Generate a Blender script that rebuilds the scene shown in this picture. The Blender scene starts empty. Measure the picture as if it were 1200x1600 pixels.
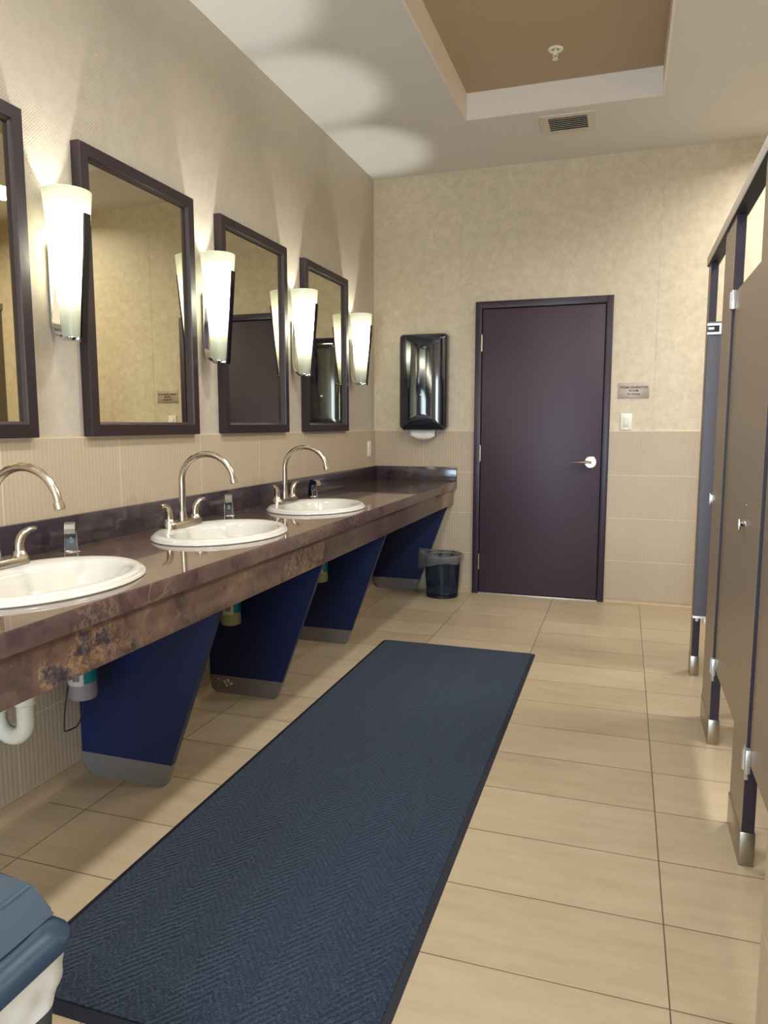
import bpy, bmesh, math, random
from mathutils import Vector, Matrix
random.seed(7)
PI = math.pi
S = bpy.context.scene
COL = S.collection

# ------------------------------------------------------------------ measurements (metres)
H = 3.078            # main ceiling
TT = 1.219           # top of the tile wainscot
YB, YF = 0.0, -7.6   # back wall, wall behind the camera
XR = 3.75            # right wall behind the stalls
MIRY = [-3.809, -2.858, -1.934, -0.99]
SCY = [-3.333, -2.396, -1.462, -0.515]
SINKY = [-3.83, -2.90, -1.97]
ZC = 0.843           # counter top

# ------------------------------------------------------------------ node helpers
def lin(c):
    f = lambda v: v / 12.92 if v <= 0.04045 else ((v + 0.055) / 1.055) ** 2.4
    return tuple(f(v / 255.0) for v in c) + (1.0,)

class NT:
    def __init__(s, name):
        s.m = bpy.data.materials.new(name); s.m.use_nodes = True
        s.t = s.m.node_tree; s.t.nodes.clear()
        s.out = s.t.nodes.new('ShaderNodeOutputMaterial')
    def n(s, typ, props=None, **ins):
        nd = s.t.nodes.new(typ)
        for k, v in (props or {}).items(): setattr(nd, k, v)
        for k, v in ins.items():
            key = int(k[1:]) if k[0] == 'i' and k[1:].isdigit() else k.replace('_', ' ')
            sock = nd.inputs[key]
            if isinstance(v, bpy.types.NodeSocket): s.t.links.new(v, sock)
            else: sock.default_value = v
        return nd
    def math(s, op, a, b=0.0, c=0.0, clamp=False):
        nd = s.t.nodes.new('ShaderNodeMath'); nd.operation = op; nd.use_clamp = clamp
        for i, v in enumerate((a, b, c)):
            if isinstance(v, bpy.types.NodeSocket): s.t.links.new(v, nd.inputs[i])
            else: nd.inputs[i].default_value = v
        return nd.outputs[0]
    def mix(s, f, a, b):
        nd = s.t.nodes.new('ShaderNodeMix'); nd.data_type = 'RGBA'
        for i, v in ((0, f), (6, a), (7, b)):
            if isinstance(v, bpy.types.NodeSocket): s.t.links.new(v, nd.inputs[i])
            else: nd.inputs[i].default_value = v
        return nd.outputs[2]
    def ramp(s, f, stops):
        nd = s.t.nodes.new('ShaderNodeValToRGB'); e = nd.color_ramp.elements
        while len(e) < len(stops): e.new(0.5)
        for el, (p, c) in zip(e, stops): el.position = p; el.color = c
        s.t.links.new(f, nd.inputs[0]); return nd.outputs[0]
    def bsdf(s, **k):
        b = s.n('ShaderNodeBsdfPrincipled', None, **k); return b
    def done(s, sock):
        s.t.links.new(sock, s.out.inputs[0]); return s.m
    def coord(s):
        return s.n('ShaderNodeNewGeometry').outputs['Position']
    def objco(s):
        return s.n('ShaderNodeTexCoord').outputs['Object']
    def xyz(s, v):
        nd = s.n('ShaderNodeSeparateXYZ', None, i0=v); return nd.outputs[0], nd.outputs[1], nd.outputs[2]
    def bump(s, h, strength=0.3, dist=0.01):
        return s.n('ShaderNodeBump', None, Height=h, Strength=strength, Distance=dist).outputs[0]
    def noise(s, co, scale, detail=3.0, rough=0.55, dist=0.0):
        return s.n('ShaderNodeTexNoise', None, Vector=co, Scale=scale, Detail=detail, Roughness=rough, Distortion=dist).outputs[0]

def mat(name, col, rough=0.5, metal=0.0, var=0.06, scale=30.0, bump=0.0, spec=0.5, coat=0.0):
    t = NT(name); co = t.objco()
    nz = t.noise(co, scale)
    c = lin(col)
    lo = tuple(v * (1 - var) for v in c[:3]) + (1,); hi = tuple(min(1, v * (1 + var)) for v in c[:3]) + (1,)
    k = dict(Base_Color=t.mix(nz, lo, hi), Roughness=rough, Metallic=metal, Specular_IOR_Level=spec, Coat_Weight=coat, Coat_Roughness=0.08)
    if bump: k['Normal'] = t.bump(nz, bump, 0.002)
    return t.done(t.bsdf(**k).outputs[0])

# ------------------------------------------------------------------ materials
def m_floor():
    t = NT('floor_tile'); p = t.coord(); x, y, z = t.xyz(p)
    tw, tl = 0.5968, 0.287
    u = t.math('DIVIDE', t.math('SUBTRACT', x, 1.98 - 10 * tw), tw)
    v = t.math('DIVIDE', t.math('SUBTRACT', y, -1.2234 - 40 * tl), tl)
    fu, fv = t.math('FRACT', u), t.math('FRACT', v)
    du = t.math('MULTIPLY', t.math('MINIMUM', fu, t.math('SUBTRACT', 1.0, fu)), tw)
    dv = t.math('MULTIPLY', t.math('MINIMUM', fv, t.math('SUBTRACT', 1.0, fv)), tl)
    d = t.math('MINIMUM', du, dv)
    grout = t.math('LESS_THAN', d, 0.0017)
    cell = t.n('ShaderNodeCombineXYZ', None, i0=t.math('FLOOR', u), i1=t.math('FLOOR', v)).outputs[0]
    wn = t.n('ShaderNodeTexWhiteNoise', {'noise_dimensions': '2D'}, Vector=cell).outputs[0]
    sp = t.n('ShaderNodeMapping', None, Vector=p, Scale=(1.2, 5.0, 1.0)).outputs[0]
    nz = t.noise(sp, 3.5, 5.0, 0.6)
    fac = t.math('ADD', t.math('MULTIPLY', nz, 0.75), t.math('MULTIPLY', wn, 0.25))
    c = t.ramp(fac, [(0.25, lin((166, 147, 118))), (0.5, lin((177, 159, 130))), (0.75, lin((186, 169, 141)))])
    c = t.mix(grout, c, lin((98, 84, 66)))
    h = t.math('MULTIPLY', t.math('MINIMUM', t.math('DIVIDE', d, 0.003), 1.0), 1.0)
    b = t.bsdf(Base_Color=c, Roughness=t.math('ADD', 0.30, t.math('MULTIPLY', nz, 0.14)), Normal=t.bump(h, 0.35, 0.002))
    return t.done(b.outputs[0])

def m_wain(name, axis, tw, off):
    t = NT(name); p = t.coord(); x, y, z = t.xyz(p)
    u = y if axis == 'y' else x
    rib = t.math('SINE', t.math('MULTIPLY', u, 2 * PI / 0.0185))
    fu = t.math('FRACT', t.math('DIVIDE', t.math('SUBTRACT', u, off - 20 * tw), tw))
    fv = t.math('FRACT', t.math('DIVIDE', t.math('SUBTRACT', TT + 3.05, z), 0.305))
    du = t.math('MULTIPLY', t.math('MINIMUM', fu, t.math('SUBTRACT', 1.0, fu)), tw)
    dv = t.math('MULTIPLY', t.math('MINIMUM', fv, t.math('SUBTRACT', 1.0, fv)), 0.305)
    d = t.math('MINIMUM', du, dv)
    grout = t.math('LESS_THAN', d, 0.002)
    nz = t.noise(p, 4.0, 4.0)
    rf = t.math('MULTIPLY_ADD', rib, 0.5, 0.5)
    c = t.mix(nz, lin((184, 167, 142)), lin((196, 180, 155)))
    c = t.mix(t.math('MULTIPLY', t.math('POWER', rf, 2.0), 0.16), c, lin((150, 132, 108)))
    c = t.mix(grout, c, lin((216, 200, 172)))
    hh = t.math('MULTIPLY', t.math('SUBTRACT', 1.0, grout), t.math('MULTIPLY_ADD', rf, -0.6, 1.0))
    b = t.bsdf(Base_Color=c, Roughness=0.42, Normal=t.bump(hh, 0.4, 0.0017))
    return t.done(b.outputs[0])

def m_paper(name, a, bcol, mott, weave):
    t = NT(name); p = t.coord()
    n1 = t.noise(p, 17.0, 8.0, 0.75, 0.15)
    n2 = t.noise(p, 2.2, 3.0)
    fac = t.math('ADD', t.math('MULTIPLY', n1, 0.8), t.math('MULTIPLY', n2, 0.2))
    c = t.ramp(fac, [(0.36, lin(a)), (0.5, lin(tuple((i + j) / 2 for i, j in zip(a, bcol)))), (0.64, lin(bcol))])
    x, y, z = t.xyz(p)
    w = t.math('MULTIPLY', t.math('SINE', t.math('MULTIPLY', t.math('ADD', x, y), 2 * PI / 0.011)),
               t.math('SINE', t.math('MULTIPLY', z, 2 * PI / 0.011)))
    hh = t.math('ADD', t.math('MULTIPLY', w, weave), t.math('MULTIPLY', n1, mott))
    b = t.bsdf(Base_Color=c, Roughness=t.ramp(n1, [(0.35, (0.36,) * 3 + (1,)), (0.65, (0.55,) * 3 + (1,))]),
               Specular_IOR_Level=0.55, Normal=t.bump(hh, 0.25, 0.003))
    return t.done(b.outputs[0])

def m_stone(name, dark, mid, warm, pale, warmth, rough, scale=1.0, coat=0.0, patch=0.0):
    t = NT(name); p = t.coord()
    wv = t.n('ShaderNodeTexNoise', None, Vector=p, Scale=2.3 * scale, Detail=4.0)
    pw = t.n('ShaderNodeVectorMath', {'operation': 'MULTIPLY_ADD'}, i0=wv.outputs['Color'], i1=(0.35, 0.35, 0.35), i2=p).outputs[0]
    n1 = t.noise(pw, 6.0 * scale, 8.0, 0.65, 0.4)
    n2 = t.noise(pw, 2.4 * scale, 5.0, 0.6)
    n3 = t.noise(pw, 30.0 * scale, 6.0, 0.7)
    base = t.ramp(n1, [(0.28, lin(dark)), (0.46, lin(mid)), (0.6, lin(mid)), (0.74, lin(pale))])
    wm = t.math('MULTIPLY', t.ramp(n2, [(0.42, (0, 0, 0, 1)), (0.62, (1, 1, 1, 1))]), warmth)
    c = t.mix(wm, base, t.ramp(n1, [(0.3, lin(dark)), (0.45, lin(warm)), (0.75, lin(pale))]))
    sp = t.ramp(n3, [(0.3, (1, 1, 1, 1)), (0.38, (0, 0, 0, 1))])
    c = t.mix(t.math('MULTIPLY', sp, 0.7), c, lin(dark))
    vo = t.n('ShaderNodeTexVoronoi', {'feature': 'DISTANCE_TO_EDGE'}, Vector=pw, Scale=9.0 * scale).outputs[0]
    vein = t.math('MULTIPLY', t.ramp(vo, [(0.0, (1, 1, 1, 1)), (0.03, (0, 0, 0, 1))]), t.ramp(n2, [(0.5, (0, 0, 0, 1)), (0.62, (0.6,) * 3 + (1,))]))
    c = t.mix(vein, c, lin(pale))
    if patch:
        n4 = t.noise(p, 3.1, 6.0, 0.7, 0.3); n5 = t.noise(p, 55.0, 4.0, 0.7)
        pk = t.ramp(n4, [(0.57, (0, 0, 0, 1)), (0.61, (1, 1, 1, 1))])
        rimk = t.math('MULTIPLY', t.math('MULTIPLY', t.ramp(n4, [(0.50, (0, 0, 0, 1)), (0.56, (1, 1, 1, 1))]), t.ramp(n5, [(0.48, (0, 0, 0, 1)), (0.56, (1, 1, 1, 1))])), patch)
        c = t.mix(rimk, c, lin((150, 124, 94)))
        c = t.mix(t.math('MULTIPLY', pk, patch), c, t.ramp(n5, [(0.4, lin((36, 34, 50))), (0.62, lin((92, 84, 92)))]))
    b = t.bsdf(Base_Color=c, Roughness=rough, Specular_IOR_Level=0.65, Coat_Weight=coat, Coat_Roughness=0.03)
    return t.done(b.outputs[0])

def m_carpet():
    t = NT('carpet'); p = t.coord(); x, y, z = t.xyz(p)
    w = 0.17
    fx = t.math('FRACT', t.math('DIVIDE', t.math('SUBTRACT', x, 0.505 - w), w))
    tri = t.math('MULTIPLY', t.math('ABSOLUTE', t.math('SUBTRACT', fx, 0.5)), 2 * w * 0.62)
    wob = t.math('MULTIPLY', t.noise(p, 24.0, 3.0, 0.7), 0.024)
    ph = t.math('MULTIPLY', t.math('ADD', t.math('SUBTRACT', y, tri), wob), 2 * PI / 0.024)
    rib = t.math('MULTIPLY_ADD', t.math('SINE', ph), 0.5, 0.5)
    n1 = t.noise(p, 260.0, 3.0, 0.7)
    n2 = t.noise(p, 60.0, 3.0, 0.6)
    c = t.ramp(n1, [(0.32, lin((12, 21, 37))), (0.5, lin((29, 46, 67))), (0.64, lin((55, 74, 95))), (0.76, lin((108, 122, 136)))])
    c = t.mix(t.math('MULTIPLY', t.math('SUBTRACT', 1.0, rib), t.math('MULTIPLY_ADD', n2, 0.7, 0.0)), c, lin((9, 17, 34)))
    hh = t.math('ADD', t.math('MULTIPLY', rib, 0.55), t.math('MULTIPLY', n1, 0.9))
    b = t.bsdf(Base_Color=c, Roughness=0.95, Specular_IOR_Level=0.15, Sheen_Weight=0.12, Sheen_Roughness=0.5, Normal=t.bump(hh, 0.8, 0.006))
    return t.done(b.outputs[0])

def m_glow_glass():
    t = NT('frosted_glass')
    nz = t.noise(t.objco(), 8.0)
    tr = t.n('ShaderNodeBsdfTranslucent', None, Color=t.mix(nz, (0.185, 0.188, 0.155, 1), (0.205, 0.209, 0.172, 1)))
    df = t.bsdf(Base_Color=(0.62, 0.63, 0.50, 1), Roughness=0.3)
    mx = t.n('ShaderNodeMixShader', None, Fac=0.42, i1=tr.outputs[0], i2=df.outputs[0])
    return t.done(mx.outputs[0])

def m_clear(name, tint, alpha, rough=0.15, wr=0.0, through=None):
    t = NT(name)
    tp = t.n('ShaderNodeBsdfTransparent', None, Color=lin(through or tint))
    nz = t.noise(t.objco(), 22.0, 4.0, 0.6, 0.5)
    k = dict(Base_Color=lin(tint), Roughness=rough, Specular_IOR_Level=0.8)
    if wr: k['Normal'] = t.bump(nz, wr, 0.01)
    gl = t.bsdf(**k)
    f = t.math('ADD', alpha * 0.5, t.math('MULTIPLY', nz, alpha), 0, True)
    mx = t.n('ShaderNodeMixShader', None, Fac=f, i1=tp.outputs[0], i2=gl.outputs[0])
    return t.done(mx.outputs[0])

def m_laminate(name, a, b, rough=0.32, metal=0.55):
    t = NT(name); co = t.coord()
    st = t.n('ShaderNodeMapping', None, Vector=co, Scale=(60.0, 60.0, 1.2)).outputs[0]
    nz = t.noise(st, 2.0, 5.0, 0.6)
    n2 = t.noise(co, 1.4, 2.0)
    c = t.mix(nz, lin(a), lin(b))
    bs = t.bsdf(Base_Color=c, Roughness=t.math('ADD', rough, t.math('MULTIPLY', nz, 0.1)), Metallic=metal)
    return t.done(bs.outputs[0])

def m_brushed(name, col, rough=0.28):
    t = NT(name); co = t.objco()
    st = t.n('ShaderNodeMapping', None, Vector=co, Scale=(40.0, 40.0, 400.0)).outputs[0]
    nz = t.noise(st, 3.0, 3.0)
    c = lin(col)
    bs = t.bsdf(Base_Color=t.mix(nz, tuple(v * .88 for v in c[:3]) + (1,), c), Metallic=1.0,
                Roughness=t.math('ADD', rough - .05, t.math('MULTIPLY', nz, 0.1)))
    return t.done(bs.outputs[0])

def m_emit(name, col, s):
    t = NT(name)
    return t.done(t.n('ShaderNodeEmission', None, Color=col, Strength=s).outputs[0])

FLOOR = m_floor()
WAIN_L = m_wain('ribbed_tile_left', 'y', 0.565, -3.029)
WAIN_B = m_wain('ribbed_tile_back', 'x', 0.66, 0.39)
PAPER_L = m_paper('wallpaper_woven', (184, 174, 157), (196, 187, 171), 0.4, 0.5)
PAPER_B = m_paper('wallpaper_pearl', (199, 184, 155), (221, 208, 182), 0.8, 0.15)
TRIMW = mat('tile_edge', (216, 200, 172), 0.35)
COVE = mat('cove_tile', (178, 155, 124), 0.4)
CEIL = mat('ceiling_paint', (220, 219, 216), 0.75, var=0.02, scale=6)
TRAYTOP = mat('tray_paint', (178, 157, 130), 0.6, var=0.03, scale=4)
REVEAL = mat('reveal_paint', (236, 228, 218), 0.6, var=0.02)
CAULK = mat('corner_bead', (220, 208, 186), 0.5)
DOORP = m_laminate('door_plum', (58, 42, 56), (66, 49, 64), 0.42, 0.0)
FRAMEP = mat('door_frame_plum', (50, 36, 50), 0.38)
GAP = mat('door_gap', (8, 5, 10), 0.8)
STEEL = m_brushed('brushed_nickel', (196, 186, 170), 0.26)
CHROME = mat('chrome', (225, 226, 228), 0.07, 1.0, var=0.01)
DKCHROME = mat('dark_chrome', (46, 46, 52), 0.12, 0.9)
SHOE = m_brushed('stainless_shoe', (172, 164, 148), 0.3)
KICK = mat('stainless_kick', (134, 130, 130), 0.4, 0.35)
STONE_TOP = m_stone('stone_top', (62, 48, 46), (98, 80, 70), (110, 84, 68), (136, 116, 98), 0.5, 0.06, 1.0, 0.5)
STONE_LIP = m_stone('stone_lip', (50, 40, 48), (86, 68, 66), (102, 74, 68), (138, 118, 104), 0.6, 0.24, 1.0, 0.0, 0.35)
STONE_APR = m_stone('stone_apron', (42, 38, 46), (100, 81, 74), (118, 84, 68), (150, 126, 104), 0.7, 0.3, 1.3, 0.0, 0.9)
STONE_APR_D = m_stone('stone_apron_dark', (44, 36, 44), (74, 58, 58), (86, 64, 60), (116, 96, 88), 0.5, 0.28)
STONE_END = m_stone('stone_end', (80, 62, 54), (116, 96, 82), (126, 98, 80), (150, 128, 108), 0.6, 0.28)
STONE_SPL = m_stone('stone_splash', (36, 32, 46), (60, 52, 60), (72, 56, 56), (104, 94, 92), 0.4, 0.14)
NAVY = mat('blue_tinted_laminate', (7, 27, 78), 0.5, var=0.12, scale=12)  # black laminate; bluish tint of the lifted shadows put into the colour
NAVYE = mat('navy_edge', (36, 44, 66), 0.4)
CERAMIC = mat('white_ceramic', (212, 209, 199), 0.12, var=0.01, spec=0.6, coat=0.3)
MIRWOOD = m_laminate('espresso_wood', (32, 20, 27), (42, 26, 33), 0.34, 0.0)
MIRWOOD_IN = mat('espresso_lip', (58, 45, 50), 0.45)
GLASS = m_glow_glass()
MIRROR = mat('mirror_glass', (212, 206, 182), 0.012, 1.0, var=0.0)
BLKGLOSS = mat('black_gloss', (6, 18, 36), 0.07, var=0.05, spec=0.7, coat=0.6)
BLUEGLOSS = mat('navy_gloss', (6, 26, 52), 0.12, var=0.05, spec=0.6, coat=0.5)
BLKMATTE = mat('black_matte', (14, 15, 20), 0.5)
PAPERW = mat('paper_towel', (238, 236, 226), 0.85, bump=0.3, scale=160)
WHITEP = mat('white_plastic', (238, 236, 224), 0.3, var=0.01)
PLATE = mat('plaque_metal', (178, 162, 146), 0.4, 0.3)
INK = mat('engraved_ink', (52, 42, 40), 0.6)
VENTP = mat('vent_paint', (214, 206, 190), 0.5)
VENTD = mat('vent_dark', (22, 20, 20), 0.9)
RUBBER = mat('mat_rubber', (10, 16, 32), 0.6)
CARPET = m_carpet()
STALL = m_laminate('stall_bronze', (156, 141, 124), (170, 155, 137), 0.34, 0.35)
STALL_SHADE = m_laminate('stall_shaded', (82, 80, 86), (94, 90, 96), 0.4, 0.1)  # stall bronze with the shade on it put into the colour
STALL_EDGE = mat('stall_edge', (38, 27, 40), 0.5)
RAILM = mat('rail_aluminium', (208, 200, 192), 0.38, 0.3)
RAILD = mat('rail_channel', (60, 62, 64), 0.5, 0.4)
BIN = mat('bin_plastic', (44, 62, 80), 0.34, var=0.04, spec=0.28)
BINB = mat('bin_body', (66, 74, 90), 0.4, var=0.05)
BAG = mat('bag_white', (222, 229, 238), 0.3, var=0.02, bump=0.2, scale=18)
SMOKE = m_clear('smoke_plastic', (12, 28, 54), 0.34, 0.12, 0.0, (206, 214, 226))
LINER = m_clear('clear_liner', (222, 222, 224), 0.15, 0.12, 0.9)
CRUMP = m_clear('crumpled_liner', (220, 224, 226), 0.75, 0.15, 1.0)
PVC = mat('white_pvc', (226, 224, 210), 0.3, var=0.02)
BOT_G = mat('bottle_frosted', (160, 158, 168), 0.25, var=0.03)
BOT_Y = mat('bottle_soap', (172, 176, 132), 0.2, var=0.05)
LABT = mat('label_teal', (10, 140, 150), 0.4, var=0.18, scale=14)
LABW = mat('label_white', (226, 228, 230), 0.4)
ICON = mat('icon_grey', (150, 170, 190), 0.4)
HINGE = mat('satin_hinge', (206, 206, 204), 0.3, 0.75)
HINGE_L = mat('light_hinge', (236, 236, 232), 0.35, 0.3)
CANOPY = mat('brass_dark', (90, 86, 84), 0.3, 0.8)
BULB = m_emit('lamp_bulb', (1.0, 0.93, 0.78, 1), 30.0)

# ------------------------------------------------------------------ mesh helpers
def merge(dst, src):
    me = bpy.data.meshes.new('tmp'); src.to_mesh(me); src.free(); dst.from_mesh(me); bpy.data.meshes.remove(me)
def box(bm, lo, hi, bev=0.0, seg=2, mi=0):
    b = bmesh.new(); bmesh.ops.create_cube(b, size=1.0)
    for v in b.verts:
        v.co = Vector([(lo[i] + hi[i]) / 2 + v.co[i] * (hi[i] - lo[i]) for i in range(3)])
    if bev: bmesh.ops.bevel(b, geom=b.edges[:], offset=bev, segments=seg, affect='EDGES', profile=0.5)
    for f in b.faces: f.material_index = mi
    b.normal_update(); merge(bm, b); bm.normal_update()
def frame_from(d):
    d = d.normalized(); a = Vector((0, 0, 1)) if abs(d.z) < 0.9 else Vector((0, 1, 0))
    u = d.cross(a).normalized(); return u, d.cross(u).normalized()
def tube(bm, pts, rad, n=14, cap=True, mi=0, flat=1.0):
    pts = [Vector(p) for p in pts]; rad = rad if isinstance(rad, (list, tuple)) else [rad] * len(pts)
    rings = []; u = None
    for i, p in enumerate(pts):
        d = (pts[min(i + 1, len(pts) - 1)] - pts[max(i - 1, 0)]).normalized()
        if u is None: u, _ = frame_from(d)
        u = (u - d * u.dot(d)).normalized(); w = d.cross(u)
        rings.append([bm.verts.new(p + u * (rad[i] * math.cos(2 * PI * k / n)) + w * (flat * rad[i] * math.sin(2 * PI * k / n))) for k in range(n)])
    for a, b in zip(rings, rings[1:]):
        for k in range(n):
            bm.faces.new((a[k], a[(k + 1) % n], b[(k + 1) % n], b[k])).material_index = mi
    if cap:
        bm.faces.new(rings[0][::-1]).material_index = mi; bm.faces.new(rings[-1]).material_index = mi
def lathe(bm, prof, c, n=32, axis='z', cap0=True, cap1=True, sx=1.0, sy=1.0, a0=0.0, a1=2 * PI, mi=0):
    c = Vector(c); full = abs(a1 - a0 - 2 * PI) < 1e-6
    m = n if full else n + 1
    def P(r, h, t):
        a, b = r * math.cos(t) * sx, r * math.sin(t) * sy
        return c + (Vector((a, b, h)) if axis == 'z' else Vector((h, a, b)) if axis == 'x' else Vector((a, h, b)))
    rings = [[bm.verts.new(P(r, h, a0 + (a1 - a0) * k / n)) for k in range(m)] for r, h in prof]
    for A, B in zip(rings, rings[1:]):
        for k in range(n):
            j = (k + 1) % m
            bm.faces.new((A[k], A[j], B[j], B[k])).material_index = mi
    if cap0: bm.faces.new(rings[0][::-1]).material_index = mi
    if cap1: bm.faces.new(rings[-1]).material_index = mi
def prism(bm, poly, axis, a, b, mi=0):
    # polygon in the two remaining axes (in xyz order), extruded from a to b along axis
    def P(q, t):
        return Vector((t, q[0], q[1])) if axis == 'x' else Vector((q[0], t, q[1])) if axis == 'y' else Vector((q[0], q[1], t))
    A = [bm.verts.new(P(q, a)) for q in poly]; B = [bm.verts.new(P(q, b)) for q in poly]
    n = len(poly)
    bm.faces.new(A[::-1]).material_index = mi; bm.faces.new(B).material_index = mi
    for i in range(n): bm.faces.new((A[i], A[(i + 1) % n], B[(i + 1) % n], B[i])).material_index = mi

ORG = {}
def obj(name, bm, m, parent=None, origin=None, smooth=True, angle=35):
    o_ = Vector(origin) if origin is not None else (ORG[parent.name] if parent else Vector((0, 0, 0)))
    bmesh.ops.recalc_face_normals(bm, faces=bm.faces[:])
    if o_.length: bmesh.ops.translate(bm, verts=bm.verts[:], vec=-o_)
    me = bpy.data.meshes.new(name); bm.to_mesh(me); bm.free()
    for q in (m if isinstance(m, (list, tuple)) else [m]): me.materials.append(q)
    if smooth:
        me.shade_smooth(); me.set_sharp_from_angle(angle=math.radians(angle))
    o = bpy.data.objects.new(name, me); COL.objects.link(o)
    if parent: o.parent = parent; ORG[o.name] = ORG[parent.name]
    else: o.location = o_; ORG[o.name] = o_
    return o
def thing(name, label, cat, loc, group=None):
    o = bpy.data.objects.new(name, None); o.empty_display_size = 0.05; COL.objects.link(o); o.location = loc
    ORG[o.name] = Vector(loc); return tag(o, label, cat, group)
def tag(o, label, cat, group=None):
    o['label'] = label; o['category'] = cat
    if group: o['group'] = group
    return o
def struct(o, label=None, cat=None):
    o['kind'] = 'structure'
    if label: o['label'] = label
    if cat: o['category'] = cat
    return o
def dup(root, loc, label, rotz=None):
    r = root.copy(); COL.objects.link(r); r.location = loc; r['label'] = label
    if rotz is not None: r.rotation_euler = (0, 0, rotz)
    for ch in list(root.children):
        c = ch.copy(); COL.objects.link(c); c.parent = r
        for g in list(ch.children):
            d = g.copy(); COL.objects.link(d); d.parent = c
    return r
def B(*a, **k):
    bm = bmesh.new(); box(bm, *a, **k); return bm
def text_bm(s, size, loc, rot, depth=0.0006):
    cu = bpy.data.curves.new('t', 'FONT'); cu.body = s; cu.size = size; cu.extrude = depth; cu.align_x = 'CENTER'; cu.resolution_u = 3
    cu.offset = size * 0.02
    o = bpy.data.objects.new('t', cu); COL.objects.link(o); bpy.context.view_layer.update()
    me = bpy.data.meshes.new_from_object(o.evaluated_get(bpy.context.evaluated_depsgraph_get()))
    bm = bmesh.new(); bm.from_mesh(me); bpy.data.objects.remove(o); bpy.data.curves.remove(cu); bpy.data.meshes.remove(me)
    M = Matrix.Translation(Vector(loc)) @ rot.to_4x4()
    bmesh.ops.transform(bm, matrix=M, verts=bm.verts[:]); return bm

# ------------------------------------------------------------------ the room shell
struct(obj('floor', B((0, YF, -0.1), (XR, YB, 0.0)), FLOOR, smooth=False), 'beige rectangular tile floor with thin dark joints', 'floor')

wl = struct(obj('wall_left', B((-0.12, YF, -0.1), (-0.008, 0.1, H + 0.3)), PAPER_L, smooth=False), 'left wall with woven beige wallpaper behind the mirrors', 'wall')
obj('tile_wainscot', B((-0.012, YF, 0.0), (0.0, 0.0, TT)), WAIN_L, wl, smooth=False)
obj('edge_trim', B((-0.010, YF, TT), (0.001, 0.0, TT + 0.004)), TRIMW, wl, smooth=False)
# back wall with an opening for the door
bm = bmesh.new()
box(bm, (-0.12, 0.008, -0.1), (0.80, 0.12, H + 0.3)); box(bm, (1.714, 0.008, -0.1), (XR + 0.1, 0.12, H + 0.3)); box(bm, (0.80, 0.008, 2.127), (1.714, 0.12, H + 0.3))
wb = struct(obj('wall_back', bm, PAPER_B, smooth=False), 'back wall with pearly mottled beige wallpaper around the door', 'wall')
bm = bmesh.new(); box(bm, (0.0, 0.0, 0.0), (0.795, 0.012, TT)); box(bm, (1.719, 0.0, 0.0), (XR, 0.012, TT))
obj('tile_wainscot', bm, WAIN_B, wb, smooth=False)
bm = bmesh.new(); box(bm, (0.0, -0.001, TT), (0.779, 0.010, TT + 0.004)); box(bm, (1.735, -0.001, TT), (XR, 0.010, TT + 0.004))
obj('edge_trim', bm, TRIMW, wb, smooth=False)
obj('corner_bead', B((-0.008, 0.002, TT + 0.004), (-0.003, 0.008, H)), CAULK, wb, smooth=False)
bm = bmesh.new()   # vertical wallpaper seams
box(bm, (2.02, 0.0068, TT + .01), (2.0215, 0.0082, H)); box(bm, (0.66, 0.0068, TT + .01), (0.6612, 0.0082, H)); box(bm, (1.37, 0.0068, 2.16), (1.3712, 0.0082, H))
obj('wallpaper_seam', bm, PAPER_L, wb, smooth=False)
struct(obj('wall_right', B((XR, YF, -0.1), (XR + 0.12, 0.1, H + 0.3)), PAPER_B, smooth=False), 'far right wall behind the stalls', 'wall')
struct(obj('wall_front', B((-0.12, YF - 0.12, -0.1), (XR + 0.12, YF, H + 0.3)), PAPER_B, smooth=False), 'wall behind the camera', 'wall')
we = struct(obj('wall_entry', B((2.138, YF, 0.0), (2.26, -3.925, H)), PAPER_B, smooth=False), 'ribbed tile wall end at the right edge beside the nearest stall door', 'wall')
obj('tile_wainscot', B((2.126, YF, 0.0), (2.272, -3.913, TT)), WAIN_L, we, smooth=False)

def cove(pts, out):
    # concave quarter profile; pts in (distance from wall, z)
    return pts
bm = bmesh.new()
prof = [(0, 0), (0.036, 0), (0.036, 0.004)] + [(0.036 - 0.030 * math.sin(t), 0.034 - 0.030 * math.cos(t)) for t in [i * PI / 2 / 6 for i in range(7)]] + [(0.006, 0.052), (0, 0.052)]
prism(bm, prof, 'y', YF, 0.0)
struct(obj('baseboard_left', bm, COVE), 'beige coved tile base along the left wall under the counter', 'baseboard')
bm = bmesh.new()
for a, b in ((0.036, 0.778), (1.737, XR)):
    prism(bm, [(-d * 0.55, z * 0.55) for d, z in prof], 'x', a, b)
struct(obj('baseboard_back', bm, COVE), 'low coved tile base along the back wall either side of the door', 'baseboard')

# ceiling with a recessed tray
TX0, TX1, TY0, TY1, TD = 0.868, 1.968, -6.6, -0.832, 0.152
bm = bmesh.new()
e = 0.012
box(bm, (-0.1, YF, H), (TX0 - e, 0.1, H + 0.05)); box(bm, (TX1 + e, YF, H), (XR, 0.1, H + 0.05))
box(bm, (TX0 - e, TY1 + e, H), (TX1 + e, 0.1, H + 0.05)); box(bm, (TX0 - e, YF, H), (TX1 + e, TY0 - e, H + 0.05))
ce = struct(obj('ceiling', bm, CEIL, smooth=False), 'warm grey painted ceiling around the recessed tray', 'ceiling')
bm = bmesh.new()
box(bm, (TX0 - e, TY0 - e, H - 0.0003), (TX0, TY1 + e, H + TD)); box(bm, (TX1, TY0 - e, H - 0.0003), (TX1 + e, TY1 + e, H + TD))
box(bm, (TX0, TY1, H - 0.0003), (TX1, TY1 + e, H + TD)); box(bm, (TX0, TY0 - e, H - 0.0003), (TX1, TY0, H + TD))
obj('tray_reveal', bm, REVEAL, ce, smooth=False)
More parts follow.
